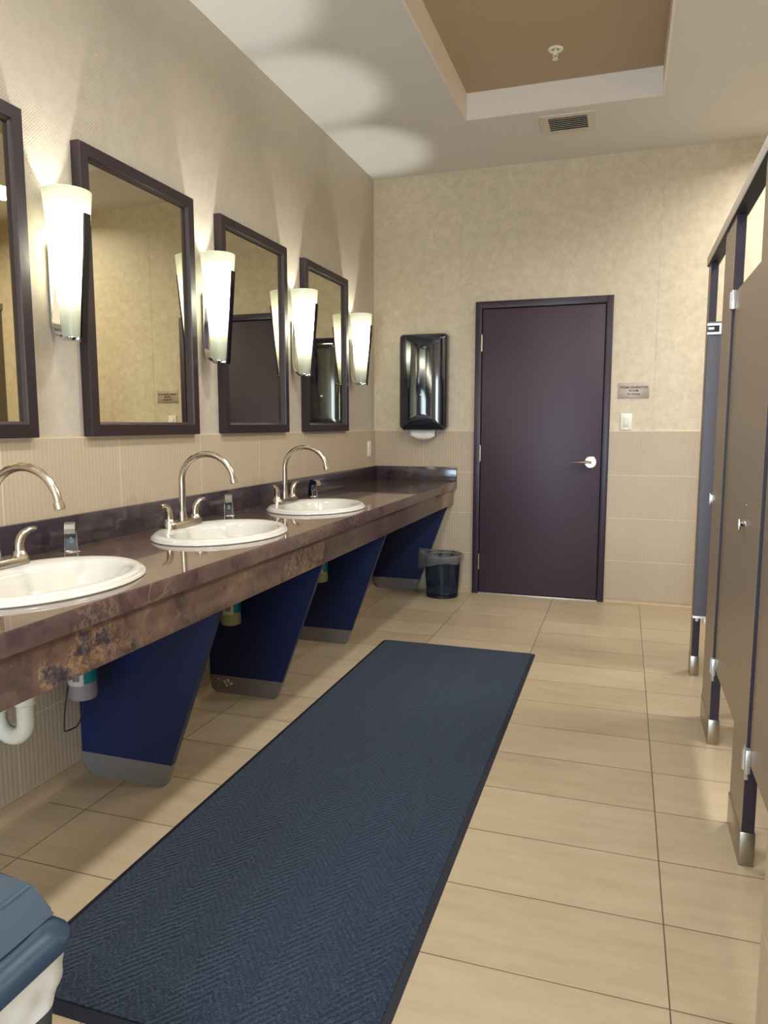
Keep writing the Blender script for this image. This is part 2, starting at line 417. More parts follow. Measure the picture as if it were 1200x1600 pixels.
obj('tray_panel', B((TX0 - e, TY0 - e, H + TD), (TX1 + e, TY1 + e, H + TD + 0.03)), TRAYTOP, ce, smooth=False)

# ------------------------------------------------------------------ door in the back wall
dr = struct(thing('door_1', 'dark plum flush door with steel lever in the back wall', 'door', (1.257, 0.0, 0.0)))
bm = bmesh.new()
box(bm, (0.779, -0.022, 0.0), (0.826, 0.05, 2.148), 0.002); box(bm, (1.691, -0.022, 0.0), (1.735, 0.05, 2.148), 0.002); box(bm, (0.826, -0.0215, 2.099), (1.691, 0.05, 2.148), 0.002)
obj('door_frame', bm, FRAMEP, dr)
obj('gap_shade_sheet', B((0.826, 0.03, 0.0), (1.691, 0.06, 2.099)), GAP, dr, smooth=False)  # near-black sheet painting the shade in the gap around the leaf
obj('door_leaf', B((0.831, -0.012, 0.016), (1.685, 0.028, 2.093), 0.0015), DOORP, dr)
obj('threshold', B((0.826, -0.03, 0.0), (1.691, 0.03, 0.009), 0.002), mat('threshold_metal', (214, 206, 192), 0.35, 0.6), dr)
for zz in (1.853, 1.056, 0.245):
    bm = bmesh.new(); tube(bm, [(0.8285, -0.026, zz - 0.055), (0.8285, -0.026, zz + 0.055)], 0.0075, 12)
    box(bm, (0.822, -0.0235, zz - 0.052), (0.835, -0.0125, zz + 0.052))
    for q in (-0.061, 0.055): tube(bm, [(0.8285, -0.026, zz + q), (0.8285, -0.026, zz + q + 0.006)], 0.0055, 10)
    obj('hinge', bm, STEEL, dr)
bm = bmesh.new(); lathe(bm, [(0.043, -0.012), (0.043, -0.019), (0.038, -0.023), (0.018, -0.024)], (1.615, 0, 1.002), 32, 'y')
rose = obj('handle_rose', bm, STEEL, dr)
bm = bmesh.new(); tube(bm, [(1.615, -0.022, 1.002), (1.615, -0.062, 1.002)], 0.0135, 16)
tube(bm, [(1.625, -0.063, 1.002), (1.60, -0.064, 1.003), (1.55, -0.064, 1.004), (1.50, -0.062, 1.003), (1.478, -0.056, 1.0025)], [0.016, 0.016, 0.0145, 0.011, 0.0095], 14, flat=0.6)
lv = obj('lever', bm, STEEL, rose)

# ------------------------------------------------------------------ plaque, switch, outlet
t = thing('sign_plaque', 'small brushed plaque reading STEAM GENERATOR ROOM beside the door', 'sign', (1.886, 0.008, 1.501))
obj('plate', B((1.784, 0.003, 1.449), (1.988, 0.008, 1.553), 0.001), PLATE, t)
RB = Matrix(((1, 0, 0), (0, 0, -1), (0, 1, 0)))
bm = bmesh.new()
for s_, sz, zz in (('STEAM GENERATOR', 0.0202, 1.515), ('ROOM', 0.0202, 1.4925), ('No Storage', 0.0180, 1.471)):
    merge(bm, text_bm(s_, sz, (1.886, 0.0028, zz), RB))
obj('lettering', bm, INK, t, smooth=False)
t = thing('light_switch', 'white rocker light switch right of the door under the plaque', 'switch', (1.845, 0.008, 1.286))
obj('wall_plate', B((1.808, 0.001, 1.229), (1.882, 0.008, 1.343), 0.002), WHITEP, t)
bm = B((1.828, -0.004, 1.254), (1.862, 0.001, 1.318), 0.0015)
obj('rocker', bm, mat('rocker_plastic', (224, 222, 208), 0.3), t)
for zz in (1.237, 1.335):
    bm = bmesh.new(); lathe(bm, [(0.003, 0.001), (0.003, -0.0004)], (1.845, 0, zz), 10, 'y'); obj('screw', bm, STEEL, t)
t = thing('wall_outlet', 'white outlet plate on the left wall near the far corner above the counter', 'outlet', (0.0, -0.145, 1.085))
obj('wall_plate', B((0.0, -0.183, 1.028), (0.006, -0.107, 1.142), 0.002), WHITEP, t)
bm = bmesh.new()
for zz in (1.062, 1.108): box(bm, (0.006, -0.162, zz - 0.016), (0.008, -0.128, zz + 0.016), 0.001)
obj('socket', bm, WHITEP, t)

# ------------------------------------------------------------------ ceiling vent and sprinkler
t = thing('air_vent', 'beige louvred air vent in the ceiling beyond the tray', 'vent', (1.446, -0.61, H))
bm = bmesh.new(); z0 = H - 0.008
box(bm, (1.285, -0.75, z0), (1.333, -0.475, H)); box(bm, (1.559, -0.75, z0), (1.605, -0.475, H)); box(bm, (1.333, -0.75, z0), (1.559, -0.712, H)); box(bm, (1.333, -0.515, z0), (1.559, -0.475, H))
obj('vent_frame', bm, VENTP, t)
obj('duct_shade', B((1.333, -0.712, H - 0.0012), (1.559, -0.515, H - 0.0002)), VENTD, t, smooth=False)  # thin near-black sheet standing for the shade behind the slats
for k in range(7):
    y = -0.705 + 0.197 * (k + 0.5) / 7
    bm = bmesh.new(); prism(bm, [(y - 0.010, H - 0.010), (y - 0.008, H - 0.0115), (y + 0.006, H - 0.0025), (y + 0.004, H - 0.0015)], 'x', 1.333, 1.559)
    obj('slat', bm, VENTP, t, smooth=False)
zt = H + TD
t = thing('sprinkler', 'white fire sprinkler head hanging in the ceiling tray', 'sprinkler', (1.418, -1.199, zt))
bm = bmesh.new(); lathe(bm, [(0.040, 0), (0.039, -0.006), (0.030, -0.010), (0.022, -0.006), (0.020, -0.001)], (1.418, -1.199, zt), 32, cap0=False, cap1=False)
obj('escutcheon', bm, WHITEP, t)
bm = bmesh.new(); tube(bm, [(1.418, -1.199, zt), (1.418, -1.199, zt - 0.03)], 0.007, 12)
for s_ in (-1, 1): tube(bm, [(1.418 + s_ * 0.006, -1.199, zt - 0.02), (1.418 + s_ * 0.012, -1.199, zt - 0.034), (1.418, -1.199, zt - 0.048)], 0.0028, 8)
obj('sprinkler_body', bm, WHITEP, t)
bm = bmesh.new(); lathe(bm, [(0.004, -0.046), (0.014, -0.049), (0.015, -0.052), (0.003, -0.052)], (1.418, -1.199, zt), 20)
obj('deflector', bm, WHITEP, t)

# ------------------------------------------------------------------ counter
ct = thing('vanity_counter', 'long brown stone vanity counter along the left wall with three sinks', 'counter', (0.325, -2.3, ZC))
CY0 = -4.75
SA, SB_, SXC = 0.205, 0.275, 0.36      # sink cut-out radii and centre
bm = bmesh.new()
def slab_seg(bm, y0, y1, yc, x0=0.0, x1=0.65, za=ZC - 0.022, zb=ZC):
    corners = [(x0, y0), (x1, y0), (x1, y1), (x0, y1)]
    angs = sorted([2 * PI * k / 64 for k in range(64)] + [math.atan2(c[1] - yc, c[0] - SXC) % (2 * PI) for c in corners])
    ob, ib, ot, it = [], [], [], []
    for a in angs:
        dx, dy = math.cos(a), math.sin(a)
        s = min([(x1 - SXC) / dx if dx > 1e-9 else 1e9, (x0 - SXC) / dx if dx < -1e-9 else 1e9,
                 (y1 - yc) / dy if dy > 1e-9 else 1e9, (y0 - yc) / dy if dy < -1e-9 else 1e9])
        r = 1 / math.sqrt((dx / SA) ** 2 + (dy / SB_) ** 2)
        for L, q, z in ((ob, s, za), (ib, r, za), (ot, s, zb), (it, r, zb)):
            L.append(bm.verts.new((SXC + dx * q, yc + dy * q, z)))
    n = len(angs)
    for i in range(n):
        j = (i + 1) % n
        bm.faces.new((ot[i], ot[j], it[j], it[i])); bm.faces.new((ob[j], ob[i], ib[i], ib[j])); bm.faces.new((it[i], it[j], ib[j], ib[i]))
for yc in SINKY: slab_seg(bm, yc - 0.465, yc + 0.465, yc)
box(bm, (0, SINKY[2] + 0.465, ZC - 0.022), (0.65, 0, ZC)); box(bm, (0, CY0, ZC - 0.022), (0.65, SINKY[0] - 0.465, ZC))
box(bm, (0.648, CY0, ZC - 0.022), (0.6502, 0, ZC))
obj('slab', bm, STONE_TOP, ct, smooth=False)
bm = B((0.622, CY0, 0.790), (0.6515, -0.50, ZC - 0.0005), 0.0015); obj('front_lip', bm, STONE_LIP, ct)
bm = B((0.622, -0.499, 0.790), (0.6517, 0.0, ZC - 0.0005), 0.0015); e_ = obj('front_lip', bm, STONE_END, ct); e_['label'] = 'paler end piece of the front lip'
bm = B((0.608, CY0, 0.671), (0.629, -2.515, 0.790), 0.0015); obj('apron', bm, STONE_APR, ct)
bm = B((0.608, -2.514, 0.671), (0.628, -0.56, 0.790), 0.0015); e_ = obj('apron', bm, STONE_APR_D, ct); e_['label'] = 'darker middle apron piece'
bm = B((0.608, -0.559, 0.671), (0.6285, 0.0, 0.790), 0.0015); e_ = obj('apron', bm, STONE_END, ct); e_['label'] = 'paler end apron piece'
bm = bmesh.new(); box(bm, (0.0, CY0, ZC), (0.02, 0.0, 0.951), 0.0015); obj('backsplash', bm, STONE_SPL, ct)
bm = bmesh.new(); box(bm, (0.02, -0.02, ZC), (0.651, 0.0, 0.950), 0.0015); obj('end_splash', bm, STONE_SPL, ct)

# four slanted support panels
PY = [-3.31, -2.44, -1.54, -0.062]
plab = ['navy slanted counter support panel nearest the camera beside the white drain pipe', 'second nearest navy slanted support panel with white specks on its kick plate',
        'third navy slanted support panel under the counter near the mat end', 'navy slanted support panel against the back wall by the wastebasket']
for i, y in enumerate(PY):
    t = thing('support_panel', plab[i], 'counter support', (0.2, y + 0.012, 0.0), 'navy support panels under the counter')
    th = 0.024
    bm = bmesh.new(); prism(bm, [(0.002, 0.084), (0.378, 0.084), (0.600, 0.69), (0.600, 0.82), (0.002, 0.82)], 'y', y, y + th)
    obj('panel', bm, NAVY, t, smooth=False)
    bm = bmesh.new(); prism(bm, [(0.3785, 0.084), (0.3805, 0.084), (0.6025, 0.69), (0.6005, 0.69)], 'y', y, y + th); obj('edge_band', bm, NAVYE, t, smooth=False)
    bm = bmesh.new(); prism(bm, [(0.002, 0.054), (0.040, 0.0), (0.340, 0.0), (0.352, 0.010), (0.381, 0.084), (0.002, 0.084)], 'y', y - 0.002, y + th + 0.002)
    k = obj('kick_plate', bm, KICK, t, smooth=False)
    if i == 1:
        rr = random.Random(3)
        for q in range(11):
            bm = bmesh.new(); lathe(bm, [(0.0035 + 0.003 * rr.random(), y - 0.0021), (0.003, y - 0.0026)], (0.045 + 0.075 * rr.random(), 0, 0.035 + 0.035 * rr.random()), 7, 'y')
            obj('white_speck', bm, WHITEP, k)

# ------------------------------------------------------------------ sinks
def ering(bm, cx, cy, a, b, z, n=64):
    return [bm.verts.new((cx + a * math.cos(2 * PI * k / n), cy + b * math.sin(2 * PI * k / n), z)) for k in range(n)]
def bridge(bm, A, Bq):
    n = len(A)
    for k in range(n): bm.faces.new((A[k], A[(k + 1) % n], Bq[(k + 1) % n], Bq[k]))
def make_sink(yc, label):
    t = thing('sink', label, 'sink', (SXC, yc, ZC), 'white oval drop-in sinks')
    bm = bmesh.new(); x = SXC
    prof = [(0, .200, .270, -.020), (0, .200, .270, .0004), (0, .237, .312, .0004), (0, .239, .314, .003), (0, .237, .312, .0095), (0, .2325, .3075, .0118), (0, .2325, .3075, .0132), (0, .226, .299, .019), (0, .219, .291, .0215),
            (0.002, .212, .282, .0215), (0.020, .180, .258, .018), (0.024, .172, .250, .013), (0.026, .166, .243, .000), (0.026, .156, .228, -.035), (0.024, .136, .196, -.078), (0.018, .10, .14, -.112), (0.008, .05, .065, -.128), (0.004, .024, .024, -.131)]
    rings = [ering(bm, x + s, yc, a, b, ZC + z) for s, a, b, z in prof]
    for A, Bq in zip(rings, rings[1:]): bridge(bm, A, Bq)
    # closed underside of the basin
    under = [ering(bm, x + s, yc, a, b, ZC + z) for s, a, b, z in [(0.02, .185, .255, -.045), (0.022, .150, .21, -.090), (0.018, .11, .15, -.125), (0.004, .03, .03, -.145)]]
    bridge(bm, rings[0], under[0])
    for A, Bq in zip(under, under[1:]): bridge(bm, A, Bq)
    bm.faces.new(under[-1])
    obj('basin', bm, CERAMIC, t, angle=50)
    bm = bmesh.new(); lathe(bm, [(0.027, -.1305), (0.026, -.1275), (0.020, -.1275), (0.016, -.1300)], (x + 0.004, yc, ZC), 24); obj('drain', bm, CHROME, t)
    return t
slab_ = ['nearest white oval sink, cut off by the left edge of the photo', 'middle white oval sink in the stone counter', 'farthest white oval sink, nearest the back wall']
s0 = make_sink(SINKY[0], slab_[0])
for i in (1, 2): dup(s0, (SXC, SINKY[i], ZC), slab_[i])

# ------------------------------------------------------------------ faucets
FX, FZ = 0.168, ZC + 0.0205
def make_faucet(yc, label):
    t = thing('faucet', label, 'faucet', (FX, yc, FZ), 'brushed nickel gooseneck faucets')
    x, z = FX, FZ
    bm = bmesh.new()
    poly = []
    for s_, cy in ((1, 0.092), (-1, -0.092)):
        for k in range(9):
            a = (-PI / 2 + PI * k / 8) if s_ > 0 else (PI / 2 + PI * k / 8)
            poly.append((math.sin(a + PI / 2) * 0 + 0.0, 0))
    b2 = bmesh.new()
    out = []
    for k in range(10): a = PI * k / 9; out.append((0.030 * math.cos(a), 0.090 + 0.026 * math.sin(a)))
    for k in range(10): a = PI + PI * k / 9; out.append((0.030 * math.cos(a), -0.090 + 0.026 * math.sin(a)))
    lv_ = [(1.0, 0.0), (1.0, 0.005), (0.93, 0.020), (0.86, 0.023)]
    rg = [[bm.verts.new((x + px * s_, yc + py * (1 - (1 - s_) * 0.3), z + h)) for px, py in out] for s_, h in lv_]
    for A, Bq in zip(rg, rg[1:]): bridge(bm, A, Bq)
    bm.faces.new(rg[0][::-1]); bm.faces.new(rg[-1])
    obj('base_plate', bm, STEEL, t)
    bm = bmesh.new()
    lathe(bm, [(0.0185, .021), (0.0185, .032), (0.0165, .052), (0.0150, .058), (0.0168, .0585), (0.0168, .0625), (0.0125, .0635)], (x, yc, z), 24)
    R_, zc_ = 0.116, 0.180
    pts = [(x, yc, z + 0.06), (x + .001, yc, z + 0.10), (x + .002, yc, z + 0.14), (x + .002, yc, z + 0.17)]
    for k in range(0, 23):
        a = PI - (PI + 0.12) * 0.93 * k / 22
        pts.append((x + 0.002 + R_ + R_ * math.cos(a), yc, z + zc_ + R_ * 0.93 * math.sin(a)))
    tube(bm, pts, [0.0132] * 4 + [0.0128 - 0.0018 * k / 22 for k in range(23)], 16)
    sp = obj('spout', bm, STEEL, t)
    e1 = Vector(pts[-1]); d = (e1 - Vector(pts[-3])).normalized()
    bm = bmesh.new(); tube(bm, [e1 - d * .004, e1 - d * .002, e1 + d * .016, e1 + d * .018], [0.0115, 0.0142, 0.0142, 0.0125], 18)
    obj('aerator', bm, STEEL, sp)
    for s_ in (-1, 1):
        bm = bmesh.new(); hy = yc + s_ * 0.090
        lathe(bm, [(0.0225, .020), (0.0225, .024), (0.0175, .032), (0.0155, .036), (0.013, .040)], (x, hy, z), 24)
        tube(bm, [(x, hy, z + .036), (x, hy + s_ * .001, z + .055), (x + .002, hy + s_ * .006, z + .072), (x + .004, hy + s_ * .018, z + .086), (x + .006, hy + s_ * .036, z + .093), (x + .008, hy + s_ * .056, z + .094), (x + .008, hy + s_ * .060, z + .0935)],
             [0.0150, 0.0140, 0.0130, 0.0115, 0.0095, 0.0080, 0.0055], 14)
        obj('handle', bm, STEEL, t)
    return t
flab = ['brushed nickel gooseneck faucet on the nearest sink, cut off at left', 'brushed nickel gooseneck faucet on the middle sink', 'brushed nickel gooseneck faucet on the farthest sink']
FY = [-3.80, -2.875, -1.945]
f0 = make_faucet(FY[0], flab[0])
for i in (1, 2): dup(f0, (FX, FY[i], FZ), flab[i])

# ------------------------------------------------------------------ deck-mounted soap dispensers
def make_dispenser(loc, label):
    t = thing('soap_dispenser', label, 'soap dispenser', loc, 'chrome counter soap dispensers')
    X, Y, Z = loc
    bm = bmesh.new()   # body leans forward and hooks over at the top (faces +x before rotation)
    prof = [(-.022, 0), (.018, 0), (.011, .030), (.008, .055), (.010, .070), (.030, .078), (.046, .074), (.050, .082), (.040, .094), (.012, .101), (-.006, .097), (-.016, .080), (-.019, .050)]
    prism(bm, [(X + a, Z + b) for a, b in prof], 'y', Y - 0.0165, Y + 0.0165)
    b2 = bmesh.new(); merge(b2, bm)
    for v in b2.verts:
        f = (v.co.z - Z) / 0.1; v.co.y = Y + (v.co.y - Y) * (1.22 - 0.32 * f)
    bmesh.ops.bevel(b2, geom=b2.edges[:], offset=0.0022, segments=2, affect='EDGES')
    obj('body', b2, BLUEGLOSS, t)
    bm = bmesh.new()   # chrome cap over the nozzle
    prism(bm, [(X + .018, Z + .0985), (X + .041, Z + .0945), (X + .0525, Z + .0815), (X + .0525, Z + .066), (X + .0490, Z + .066), (X + .0485, Z + .079), (X + .038, Z + .0915), (X + .018, Z + .0945)], 'y', Y - 0.0165, Y + 0.0165)
    obj('spout_cap', bm, CHROME, t, smooth=False)
    for s_ in (-1, 1):
        bm = bmesh.new(); tube(bm, [(X + .019, Y + s_ * .0200, Z + .0), (X + .0125, Y + s_ * .0188, Z + .03), (X + .0095, Y + s_ * .0172, Z + .055), (X + .012, Y + s_ * .0166, Z + .069)], 0.0022, 8)
        obj('chrome_edge', bm, CHROME, t)
    bm = bmesh.new(); lathe(bm, [(0.0035, .0), (0.003, .001)], (X + .010, Y - .006, Z + .062), 10, 'x')
    obj('sensor', bm, WHITEP, t)
    bm = bmesh.new()
    lathe(bm, [(0.0045, .0), (0.0045, .0006)], (X + .0106, Y + .001, Z + .045), 12, 'x'); box(bm, (X + .0112, Y - .005, Z + .030), (X + .0122, Y + .007, Z + .035))
    for k in range(3): box(bm, (X + .0108, Y - .005 + k * .005, Z + .036), (X + .0116, Y - .002 + k * .005, Z + .041))
    obj('hand_icon', bm, ICON, t)
    bm = bmesh.new(); lathe(bm, [(0.029, 0), (0.028, .003), (0.020, .004)], (X, Y, Z), 24); obj('base_ring', bm, CHROME, t)
    return t
dl = ['chrome and navy soap dispenser behind the nearest sink', 'chrome and navy soap dispenser behind the middle sink', 'chrome and navy soap dispenser behind the farthest sink']
d0 = make_dispenser((0.085, -3.405, ZC), dl[0]); d0.rotation_euler = (0, 0, math.radians(-52))
dup(d0, (0.085, -2.375, ZC), dl[1], math.radians(-58))
dup(d0, (0.085, -1.40, ZC), dl[2], math.radians(-22))

# ------------------------------------------------------------------ soap refill bottles under the counter, drain pipe, cable
def make_bottle(loc, label, body):
    t = thing('soap_bottle', label, 'bottle', loc, 'soap bottles hung under the counter')
    X, Y, Z = loc
    bm = bmesh.new(); lathe(bm, [(0.034, 0.0), (0.043, 0.004), (0.047, 0.014), (0.046, 0.05), (0.045, 0.20), (0.040, 0.235), (0.020, 0.255), (0.017, 0.30)], (X, Y, Z), 32); obj('bottle_body', bm, body, t)
    ad = -0.80   # direction the seam between the two label halves faces
    bm = bmesh.new(); lathe(bm, [(0.0468, 0.062), (0.0462, 0.19)], (X, Y, Z), 20, a0=ad, a1=ad + 2.0, cap0=False, cap1=False); obj('teal_label', bm, LABT, t)
    bm = bmesh.new(); lathe(bm, [(0.0468, 0.056), (0.0462, 0.19)], (X, Y, Z), 20, a0=ad - 1.6, a1=ad, cap0=False, cap1=False); wl_ = obj('white_label', bm, LABW, t)
    bm = bmesh.new(); a = ad - 0.28
    for w in (.05, .02, .06, .02, .03, .06, .02, .04):
        lathe(bm, [(0.0472, 0.072), (0.0470, 0.10)], (X, Y, Z), 2, a0=a - w, a1=a, cap0=False, cap1=False); a -= w + 0.028
    obj('barcode', bm, INK, wl_)
    bm = bmesh.new(); lathe(bm, [(0.021, 0.29), (0.021, 0.44)], (X, Y, Z), 20); obj('dispenser_stem', bm, BLKMATTE, t)
    return t
bl = ['frosted soap bottle with teal label hung under the counter near the drain pipe', 'soap bottle with greenish yellow soap under the counter before the second panel', 'barely visible soap bottle under the counter past the second panel']
make_bottle((0.13, -3.435, 0.346), bl[0], BOT_G)
b1 = make_bottle((0.155, -2.497, 0.356), bl[1], BOT_Y)
dup(b1, (0.215, -1.605, 0.375), bl[2])
bm = bmesh.new()
cab = [(0.102, -3.468, 0.41), (0.1, -3.478, 0.375), (0.1, -3.493, 0.31), (0.1, -3.498, 0.268), (0.1, -3.498, 0.250), (0.1, -3.490, 0.246), (0.1, -3.465, 0.243), (0.1, -3.440, 0.242), (0.1, -3.427, 0.252), (0.1, -3.413, 0.273), (0.1, -3.403, 0.30), (0.1, -3.400, 0.35)]
tube(bm, cab, 0.0025, 8)
tag(obj('cable', bm, BLKMATTE, origin=(0.1, -3.45, 0.35)), 'thin black cable looping below the frosted soap bottle', 'cable')

def make_trap(yc, label):
    t = thing('drain_pipe', label, 'pipe', (0.30, yc, 0.7), 'white drain traps under the sinks')
    x0, r = 0.303, 0.0235
    bm = bmesh.new(); pts = [(x0, yc, 0.54), (x0, yc, 0.51)]
    cx, R_ = x0 - 0.05, 0.05
    for k in range(15): a = -PI * k / 14; pts.append((cx + R_ * math.cos(a), yc, 0.455 + R_ * math.sin(a)))
    tube(bm, [pts[0], pts[1]], r * 0.9, 18); tube(bm, [pts[1]] + pts[2:] + [(cx - R_, yc, 0.475)], r, 18)
    obj('trap_bend', bm, PVC, t)
    for px, pz in ((x0, 0.502), (cx - R_, 0.470)):
        bm = bmesh.new(); tube(bm, [(px, yc, pz), (px, yc, pz + .004), (px, yc, pz + .033), (px, yc, pz + .038)], [r * 1.1, r * 1.28, r * 1.28, r * 1.05], 20); obj('slip_nut', bm, PVC, t)
    bm = bmesh.new(); tube(bm, [(x0 + .061, yc + .025, 0.705), (x0 + .061, yc + .025, 0.65), (x0 + .05, yc + .02, 0.63), (x0 + .01, yc + .004, 0.605), (x0, yc, 0.585), (x0, yc, 0.53)], r * 0.9, 18); obj('tailpiece', bm, PVC, t)
    bm = bmesh.new(); tube(bm, [(cx - R_, yc, 0.49), (cx - R_, yc, 0.515), (cx - R_ - .012, yc, 0.535), (cx - R_ - .035, yc, 0.545), (0.002, yc, 0.55)], r * 0.95, 18)
    obj('wall_arm', bm, PVC, t)
    return t
make_trap(-3.855, 'white plastic drain trap under the nearest sink at left edge')

# ------------------------------------------------------------------ mirrors
def make_mirror(yc, label):
    t = thing('wall_mirror', label, 'mirror', (-0.008, yc, 1.2195), 'dark framed wall mirrors')
    w, z0, z1, x0, x1, fw = 0.351, 1.2235, 2.2353, -0.008, 0.03, 0.052
    bm = bmesh.new()
    prof = [(0.0, x0), (0.0, x1 - .003), (0.003, x1), (fw - .010, x1), (fw - .008, x1 - .006), (fw, x1 - .012), (fw, x0)]
    cs = [(-1, -1), (1, -1), (1, 1), (-1, 1)]
    rings = []
    for d, x in prof:
        rings.append([bm.verts.new((x, yc + sy * (w - d), (z0 + z1) / 2 + sz * ((z1 - z0) / 2 - d))) for sy, sz in cs])
    for i, (A, Bq) in enumerate(zip(rings, rings[1:] + rings[:1])):
        for k in range(4): bm.faces.new((A[k], A[(k + 1) % 4], Bq[(k + 1) % 4], Bq[k])).material_index = 1 if i in (3, 4) else 0
    obj('mirror_frame', bm, [MIRWOOD, MIRWOOD_IN], t, smooth=False)
    obj('mirror_glass', B((x0, yc - w + fw - .004, z0 + fw - .004), (0.010, yc + w - fw + .004, z1 - fw + .004)), MIRROR, t, smooth=False)
    return t
ml = ['dark framed mirror cut off by the left edge of the photo', 'dark framed mirror behind the middle sink, widest one in the photo', 'dark framed mirror reflecting the plum door', 'dark framed mirror nearest the corner, reflecting the towel dispenser']
m0 = make_mirror(MIRY[0], ml[0])
for i in (1, 2, 3): dup(m0, (-0.008, MIRY[i], 1.2195), ml[i])

# ------------------------------------------------------------------ wall sconces
SX = 0.075
def make_sconce(yc, label):
    t = thing('wall_sconce', label, 'wall lamp', (-0.008, yc, 1.54), 'frosted glass wall sconces')
    zb, zt_ = 1.556, 2.022; rb, rt = 0.034, 0.0775
    bm = bmesh.new(); prof = [(rb + (rt - rb) * k / 10, zb + (zt_ - zb) * k / 10) for k in range(11)]
    lathe(bm, prof + [(rt - .0015, zt_ + .001)], (SX, yc, 0), 48, cap0=False, cap1=False)
    obj('glass_shade', bm, GLASS, t, angle=60)
    # chrome strap: down the wall, curving under the shade, up the front
    path = [(0.004, 1.86), (0.004, 1.62)] + [(0.064 - 0.060 * math.cos(a), 1.610 - 0.066 * math.sin(a)) for a in [PI / 2 * k / 8 for k in range(1, 9)]] + [(SX + 0.012, 1.5445)]
    def strap(path, hw, th):
        bm = bmesh.new(); P_ = [Vector((p[0], 0, p[1])) for p in path]; rows = []
        for i, p in enumerate(P_):
            d = (P_[min(i + 1, len(P_) - 1)] - P_[max(i - 1, 0)]).normalized(); nn = Vector((d.z, 0, -d.x)) * th
            rows.append([bm.verts.new((q.x, yc + sy * hw, q.z)) for q, sy in ((p - nn, -1), (p - nn, 1), (p + nn, 1), (p + nn, -1))])
        for A, Bq in zip(rows, rows[1:]): bridge(bm, A, Bq)
        bm.faces.new(rows[0][::-1]); bm.faces.new(rows[-1]); return bm
    obj('wall_strap', strap(path, 0.019, 0.0015), CHROME, t)
    fr = [(SX + rb + 0.006, 1.540), (SX + rb + 0.006 + (rt - rb) * (1.556 + .39 - 1.55) / (zt_ - zb), 1.946)]
    obj('front_bar', strap(fr, 0.0135, 0.003), DKCHROME, t)
    bm = bmesh.new(); box(bm, (SX - 0.02, yc - 0.018, 1.544), (SX + rb + 0.004, yc + 0.018, 1.5545), 0.002); lathe(bm, [(0.030, 1.553), (0.030, 1.558), (0.012, 1.559)], (SX, yc, 0), 24)
    obj('shade_holder', bm, CHROME, t)
    bm = bmesh.new(); tube(bm, [(SX, yc, 1.555), (SX, yc, 1.63)], 0.006, 12); lathe(bm, [(0.011, 1.63), (0.013, 1.633), (0.013, 1.675), (0.010, 1.68)], (SX, yc, 0), 16); obj('lamp_holder', bm, WHITEP, t)
    bm = bmesh.new(); lathe(bm, [(0.009, 1.682), (0.012, 1.687), (0.012, 1.780), (0.009, 1.788), (0.003, 1.791)], (SX, yc, 0), 16); obj('bulb', bm, BULB, t)
    return t
sl = ['lit frosted glass wall sconce nearest the camera, above the nearest sink', 'lit frosted glass wall sconce between the middle sink mirror and the next mirror',
      'lit frosted glass wall sconce between the third mirror and the corner mirror', 'lit frosted glass wall sconce in the far corner beside the last mirror']
c0 = make_sconce(SCY[0], sl[0])
for i in (1, 2, 3): dup(c0, (-0.008, SCY[i], 1.54), sl[i])
SC_ALL = SCY + [-4.27]
dup(c0, (-0.008, -4.27, 1.54), 'lit frosted glass wall sconce left of the cut-off mirror')

# ------------------------------------------------------------------ paper towel dispenser and towel
t = thing('towel_dispenser', 'glossy black paper towel dispenser on the back wall above the counter end', 'towel dispenser', (0.405, 0.0, 1.226))
bm = bmesh.new(); x0, x1, z0, z1 = 0.222, 0.588, 1.232, 1.930
n_ = 14; secs = [(0.012, 0.006, 0.0), (-0.03, 0.0, 0.0), (-0.085, 0.002, 0.0), (-0.105, 0.010, 0.004), (-0.118, 0.026, 0.012)]
def rrect(x0, x1, z0, z1, r, k=5):
    p = []
    for cx, cz, a0 in ((x1 - r, z0 + r, -PI / 2), (x1 - r, z1 - r, 0), (x0 + r, z1 - r, PI / 2), (x0 + r, z0 + r, PI)):
        for i in range(k + 1): a = a0 + PI / 2 * i / k; p.append((cx + r * math.cos(a), cz + r * math.sin(a)))
    return p
rows = [[bm.verts.new((px, y, pz)) for px, pz in rrect(x0 + d, x1 - d, z0 + d * .6, z1 - d * .6, 0.028)] for y, d, _ in secs]
for A, Bq in zip(rows, rows[1:]): bridge(bm, A, Bq)
bm.faces.new(rows[0][::-1])
# gently bowed front cover, closing the last ring
cxm, czm = (x0 + x1) / 2, (z0 + z1) / 2
prev = rows[-1]
for s_, dy in ((0.93, -0.006), (0.75, -0.013), (0.5, -0.018), (0.2, -0.020)):
    ring = [bm.verts.new((cxm + (v.co.x - cxm) * s_, -0.118 + dy, czm + (v.co.z - czm) * (1 - (1 - s_) * 0.35))) for v in rows[-1]]
    bridge(bm, prev, ring); prev = ring
bm.faces.new(prev)
obj('housing', bm, BLKGLOSS, t, angle=60)
bm = bmesh.new(); box(bm, (x0 + .03, -0.10, 1.2265), (x1 - .03, -0.012, 1.2335)); obj('towel_slot', bm, BLKMATTE, t, smooth=False)
bm = bmesh.new(); lathe(bm, [(0.011, -0.136), (0.011, -0.139), (0.007, -0.1405)], (cxm + 0.002, 0, 1.485), 20, 'y', sx=1.0, sy=0.75); obj('oval_emblem', bm, WHITEP, t)
bm = bmesh.new(); lathe(bm, [(0.008, x1 - 0.004), (0.008, x1 + 0.003), (0.004, x1 + 0.004)], (0, -0.05, 1.50), 14, 'x'); obj('key_lock', bm, CHROME, t)
bm = bmesh.new(); edge = [0.300, 0.325, 0.36, 0.395, 0.43, 0.46, 0.492]
low = [1.185, 1.172, 1.160, 1.155, 1.157, 1.162, 1.178]
rows = []
